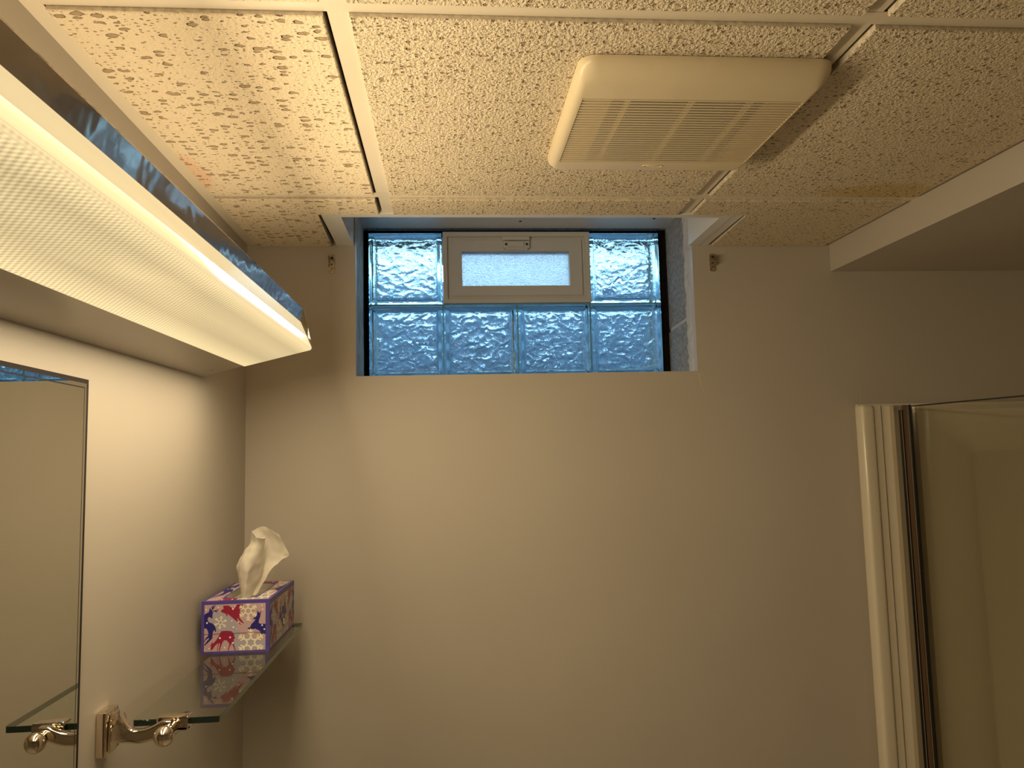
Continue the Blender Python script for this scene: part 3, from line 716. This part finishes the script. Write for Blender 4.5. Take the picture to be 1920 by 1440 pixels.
# side and lid repeat the print, twice along the length of the box
print_panel('side_print', lambda u, v, l: (BX1+l, BY0+u*WY*.5, BZ0+v*WZ), margin=(.04, 1.0, .05, .90))
print_panel('side_print', lambda u, v, l: (BX1+l, BY0+WY*.5+u*WY*.5, BZ0+v*WZ), margin=(0.0, .95, .05, .90), shift=(1, 0, -1, 1))
bm = new_bm(); yl = BY0+.115
for z0_, z1_, c_ in ((.045, .058, 0), (.022, .036, 0)): box(bm, BX1+.0007, BX1+.0009, yl-.010, yl+.010, BZ0+z0_, BZ0+z1_)
build('side_label', bm, M['navy'], tb)
bm = new_bm(); tube_pts = [(BX1+.0010, yl+.005*math.cos(t*math.pi/8), BZ0+.029+.005*math.sin(t*math.pi/8)) for t in range(17)]
tube(bm, tube_pts, [.0008]*17, 6); build('side_emblem', bm, M['cream'], tb)
# lid print is cut round the opening: four strips
def lid(u, v, l): return (BX0+u*WX, BY0+v*WY, BZ1-.0005+l)
hx0, hx1 = (OX0-.003-BX0)/WX, (OX1+.003-BX0)/WX; hy0, hy1 = (OY0-.003-BY0)/WY, (OY1+.003-BY0)/WY
print_panel('lid_print', lid, margin=(.045, hx0, .03, .97)); print_panel('lid_print', lid, margin=(hx1, .955, .03, .97), shift=(.12, 0, 1, 1))
print_panel('lid_print', lid, margin=(hx0, hx1, .03, hy0), shift=(0, -.25, 1, 1)); print_panel('lid_print', lid, margin=(hx0, hx1, hy1, .97), shift=(.2, .1, 1, 1))

# tissue standing out of the slot: a sheet gathered at the slot, folded forward on one side and open on the other
def sheet(rows, name, par):
    """rows: list of polylines (x, y, z); smoothly resampled"""
    bm = new_bm(); n = 40
    def samp(pl, t):
        s = t*(len(pl)-1); i = min(int(s), len(pl)-2); f_ = s-i
        p0, p1, p2, p3 = [Vector(pl[max(0, min(len(pl)-1, i+k_))]) for k_ in (-1, 0, 1, 2)]
        return .5*((2*p1) + (-p0+p2)*f_ + (2*p0-5*p1+4*p2-p3)*f_*f_ + (-p0+3*p1-3*p2+p3)*f_**3)
    cols = [[samp(r, j/n) for j in range(n+1)] for r in rows]
    grid = []
    for i in range(n+1):
        grid.append([samp([c[j] for c in cols], i/n) for j in range(n+1)])
    V = []
    for i in range(n+1):
        V.append([])
        for j in range(n+1):
            p = grid[i][j]; q = p*75
            d = Vector((noise.noise(q), noise.noise(q+Vector((5, 1, 2))), noise.noise(q+Vector((1, 8, 3)))))*.0016*min(1, i/8)
            V[i].append(bm.verts.new(p+d))
    for i in range(n):
        for j in range(n):
            bm.faces.new([V[i][j], V[i][j+1], V[i+1][j+1], V[i+1][j]]).smooth = True
    return build(name, bm, M['tissue'], par, smooth=True, normals=False)
yt = 1.50
def px(zx, zy, dy=0.0):
    """traced outline of the tissue in its own plane (x, z) at depth yt"""
    X = 340 + zx/4.8; Z = 960 + zy/4.8
    x = -.3653 + (X-450)*(-.2838+.3653)/90; z = -.2239 + (1115-Z)*(.2239-.1097)/126
    s = yt/1.4
    return (x*s, yt+dy, z*s)
front = [[px(535,770,.004), px(555,775,-.004), px(580,778,-.006), px(610,770,-.002), px(625,765,.004)],
         [px(520,690,.006), px(550,695,-.006), px(590,690,-.012), px(620,690,-.004), px(640,700,.008)],
         [px(495,560,.008), px(540,560,-.010), px(610,570,-.018), px(650,550,-.004), px(690,600,.012)],
         [px(488,470,.008), px(540,460,-.010), px(620,455,-.020), px(690,450,-.008), px(712,520,.012)],
         [px(550,355,.006), px(590,350,-.006), px(640,345,-.014), px(710,350,-.008), px(722,420,.012)],
         [px(610,285,.002), px(635,275,-.006), px(675,265,-.012), px(715,250,-.010), px(748,240,.004)],
         [px(622,180,.004), px(640,190,-.008), px(670,215,-.016), px(710,230,-.016), px(752,238,-.004)]]
wing = [[px(590,775,.006), px(620,770,.012), px(640,765,.014), px(660,760,.010), px(680,740,.008)],
        [px(610,690,.010), px(640,690,.020), px(670,690,.022), px(705,675,.016), px(735,632,.012)],
        [px(650,560,.014), px(690,570,.026), px(730,580,.024), px(778,550,.018), px(812,512,.014)],
        [px(690,440,.014), px(740,445,.028), px(800,455,.026), px(860,468,.020), px(905,442,.014)],
        [px(690,330,.012), px(760,335,.026), px(840,360,.024), px(905,395,.016), px(962,402,.008)],
        [px(660,240,.010), px(740,235,.022), px(820,250,.020), px(890,290,.014), px(930,335,.010)],
        [px(622,178,.006), px(680,145,.012), px(730,140,.014), px(800,172,.012), px(870,218,.010)]]
t1 = sheet(front, 'tissue', tb); t1['label'] = 'white paper tissue pulled up through the slot'
sheet(wing, 'tissue', tb)

# ------------------------------------------------------------------ exhaust fan cover
fan = thing('exhaust_fan', (.336, 1.065, ZT), 'square cream louvred exhaust fan cover on the tiled ceiling', 'exhaust fan')
FX0, FX1, FY0, FY1 = .1700, .5005, .8925, 1.2330; ZF1 = .4735
GX, GX_, GY, GY_ = .1865, .4900, .9680, 1.1860
bm = new_bm()
def loop(pts, z): return [bm.verts.new((x, y, z)) for x, y in pts]
loops = [loop(rrect(FX0, FX1, FY0, FY1, .022), ZT-.0008), loop(rrect(FX0, FX1, FY0, FY1, .022), ZT-.004)]
HZ = ZT-.004-ZF1
for q_ in range(1, 9):
    a_ = math.pi/2*q_/8; ins = .020*(1-math.cos(a_)); loops.append(loop(rrect(FX0+ins*.65, FX1-ins*.45, FY0+ins*1.6, FY1-ins*.8, .022-ins*.2), ZT-.004-HZ*math.sin(a_)))
loops.append(loop(rrect(GX-.001, GX_+.001, GY, GY_, .0008), ZF1)); loops.append(loop(rrect(GX-.001, GX_+.001, GY, GY_, .0008), ZF1+.012))
for a, c in zip(loops, loops[1:]): bridge(bm, a, c)
build('cover', bm, M['fan'], fan, smooth='auto')
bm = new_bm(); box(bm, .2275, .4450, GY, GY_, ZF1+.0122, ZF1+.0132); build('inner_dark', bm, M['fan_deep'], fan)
bm = new_bm(); box(bm, GX, .2270, GY, GY_, ZF1+.0030, ZF1+.0117); build('side_backing', bm, M['fan'], fan)
bm = new_bm(); box(bm, .4455, GX_, GY, GY_, ZF1+.0030, ZF1+.0117); build('side_backing', bm, M['fan'], fan)
NS = 27; pitch = (GY_-GY)/NS
bm = new_bm(); hw_ = pitch*.235
sl = [(-hw_, 0), (hw_, 0), (hw_*.8, .0016), (-hw_*.8, .0016)]
fs = prism(bm, [(y_, ZF1+.0002+z_) for y_, z_ in sl], 'X', GX, GX_)
slat0 = build('slat', bm, M['fan'], fan)
for i in range(NS):
    o = slat0 if i == 0 else slat0.copy()
    if i: COL.objects.link(o); o.parent = fan
    o.location.y = GY + pitch*(i+.5)
for x in (.2500, .3390, .4210):
    bm = new_bm(); box(bm, x-.0022, x+.0022, GY, GY_, ZF1+.0019, ZF1+.0090); build('rib', bm, M['fan'], fan)
bm = new_bm(); lp = [(.3425+.0165*math.cos(t*math.pi/12), 1.2005+.0048*math.sin(t*math.pi/12), ZF1-.0002) for t in range(25)]
tube(bm, lp, [.0008]*25, 6); build('emblem', bm, M['fan'], fan, smooth=True)
bm = new_bm(); bmesh.ops.create_uvsphere(bm, u_segments=16, v_segments=8, radius=1, matrix=Matrix.Translation((.3425, 1.2005, ZF1-.0002)) @ Matrix.Diagonal((.011, .0025, .0010, 1)))
build('emblem', bm, M['fan'], fan, smooth=True)

# ------------------------------------------------------------------ small rod brackets either side of the window
def rod_bracket(xc, zc, side, label):
    t_ = thing('curtain_rod_bracket', (xc, YW, zc-.02), label, 'bracket', 'curtain rod brackets beside the window')
    bm = new_bm(); fs = prism(bm, rrect(xc-.0068, xc+.0068, zc-.0215, zc+.0215, .004, 4), 'Y', YW-.0022, YW-.0002); build('back_plate', bm, M['steel'], t_)
    bm = new_bm(); x_ = xc + side*.0062
    prism(bm, [(YW-.002, zc+.016), (YW-.012, zc+.018), (YW-.0135, zc+.012), (YW-.012, zc-.004), (YW-.002, zc-.008)], 'X', x_-.0007, x_+.0007); build('side_hook', bm, M['steel'], t_)
    for z_ in (zc+.0135, zc-.001, zc-.0150):
        big = z_ > zc+.01
        bm = new_bm(); lathe(bm, (xc+.0005, YW-.0022, z_), (0, -1, 0), [(.0036 if big else .0018, 0), (.0036 if big else .0018, .001), (.002 if big else .001, .0018)], 14)
        build('screw', bm, M['screw'] if z_ > zc-.01 else M['chrome'], t_)
rod_bracket(-.2600, .4540, -1, 'small worn metal curtain rod bracket on the wall between window and vanity light')
rod_bracket(.6365, .4545, 1, 'small worn metal curtain rod bracket on the wall between window and soffit')

# ------------------------------------------------------------------ shower stall at the right
sh = thing('shower_stall', (1.45, 1.5, ZF), 'cream acrylic shower stall with aluminium framed glass door', 'shower')
ZTOP = .1085
bm = new_bm()   # moulded back wall with rounded flange and a shallow recessed panel
box(bm, .9650, XR-.002, YW-.012, YW-.0005, ZF+.001, ZTOP, bev=.006, seg=3)
build('wall_panel', bm, M['acrylic'], sh, smooth='auto')
bm = new_bm()   # raised rim round the recess
o4 = [bm.verts.new((x, YW-.0125, z)) for x, z in rrect(1.095, XR-.004, ZF+.05, ZTOP-.006, .01, 5)]
o5 = [bm.verts.new((x, YW-.0255, z)) for x, z in rrect(1.105, XR-.012, ZF+.06, ZTOP-.018, .01, 5)]
i4 = [bm.verts.new((x, YW-.0255, z)) for x, z in rrect(1.2200, XR-.14, ZF+.16, .020, .030, 5)]
i5 = [bm.verts.new((x, YW-.0130, z)) for x, z in rrect(1.2420, XR-.16, ZF+.18, -.006, .020, 5)]
bridge(bm, o4, o5); bridge(bm, o5, i4); bridge(bm, i4, i5); bm.faces.new(i5); build('moulded_panel', bm, M['acrylic'], sh, smooth='auto')
bm = new_bm(); box(bm, .9568, .9885, 1.7080, YW-.013, ZF+.02, ZTOP-.004, bev=.008, seg=4); build('flange', bm, M['acrylic'], sh, smooth='auto')
bm = new_bm(); box(bm, .9890, 1.0060, 1.7130, YW-.013, ZF+.02, ZTOP-.005, bev=.001); build('flange_step', bm, M['acrylic'], sh)
bm = new_bm(); box(bm, 1.0085, 1.0480, 1.7160, YW-.013, ZF+.02, ZTOP-.006, bev=.001); build('flange_step', bm, M['acrylic'], sh)
bm = new_bm(); box(bm, 1.0061, 1.0084, 1.7165, 1.7250, ZF+.02, ZTOP-.012); build('joint_line', bm, M['seal_brown'], sh)
jt = .1010
for x0, x1, y0, y1, key, zt in ((1.0290, 1.0405, 1.700, 1.7155, 'alum', jt), (1.0410, 1.0432, 1.699, 1.7155, 'seal', jt-.011), (1.0434, 1.0452, 1.695, 1.7155, 'alum', jt), (1.0454, 1.0492, 1.697, 1.7155, 'seal', jt-.011), (1.0494, 1.0560, 1.694, 1.7155, 'seal_brown', jt), (1.0562, 1.0590, 1.690, 1.7155, 'alum', jt), (1.0592, 1.0645, 1.688, 1.7155, 'seal', jt)):
    bm = new_bm(); box(bm, x0, x1, y0, y1, ZF+.03, zt); build({'alum': 'jamb_channel', 'seal': 'door_seal', 'seal_brown': 'door_seal'}[key], bm, M[key], sh)
for x0, x1 in ((1.0412, 1.0431), (1.0456, 1.0490)):
    bm = new_bm(); box(bm, x0, x1, 1.697, 1.7155, jt-.0108, jt-.0005); build('jamb_cap', bm, M['alum'], sh)
dirv = Vector((.0631, -.2821, 0)).normalized(); p0 = Vector((1.0625, 1.690, 0)); nn = Vector((-dirv.y, dirv.x, 0))
bm = new_bm(); q = [p0, p0+dirv*.62, p0+dirv*.62+nn*.005, p0+nn*.005]
fs = prism(bm, [(v.x, v.y) for v in q], 'Z', ZF+.05, .0985)
for f in fs: f.material_index = 0 if f in (fs[2], fs[4]) else 1
build('glass_panel', bm, [M['door_glass'], M['shelf_edge']], sh)
bm = new_bm(); q = [p0-nn*.0012, p0+dirv*.62-nn*.0012, p0+dirv*.62+nn*.0062, p0+nn*.0062]; prism(bm, [(v.x, v.y) for v in q], 'Z', .0962, .0990); build('glass_top_edge', bm, M['seal'], sh)  # dark strip standing for the glass thickness seen along the top edge
bm = new_bm(); q = [p0+dirv*.62, p0+dirv*.65, p0+dirv*.65+nn*.02, p0+dirv*.62+nn*.02]; prism(bm, [(v.x, v.y) for v in q], 'Z', ZF+.03, .10); build('jamb_channel', bm, M['alum'], sh)
bm = new_bm(); box(bm, 1.06, XR-.003, 1.0, YW-.03, ZF+.0005, ZF+.049, bev=.01); build('shower_base', bm, M['acrylic'], sh)
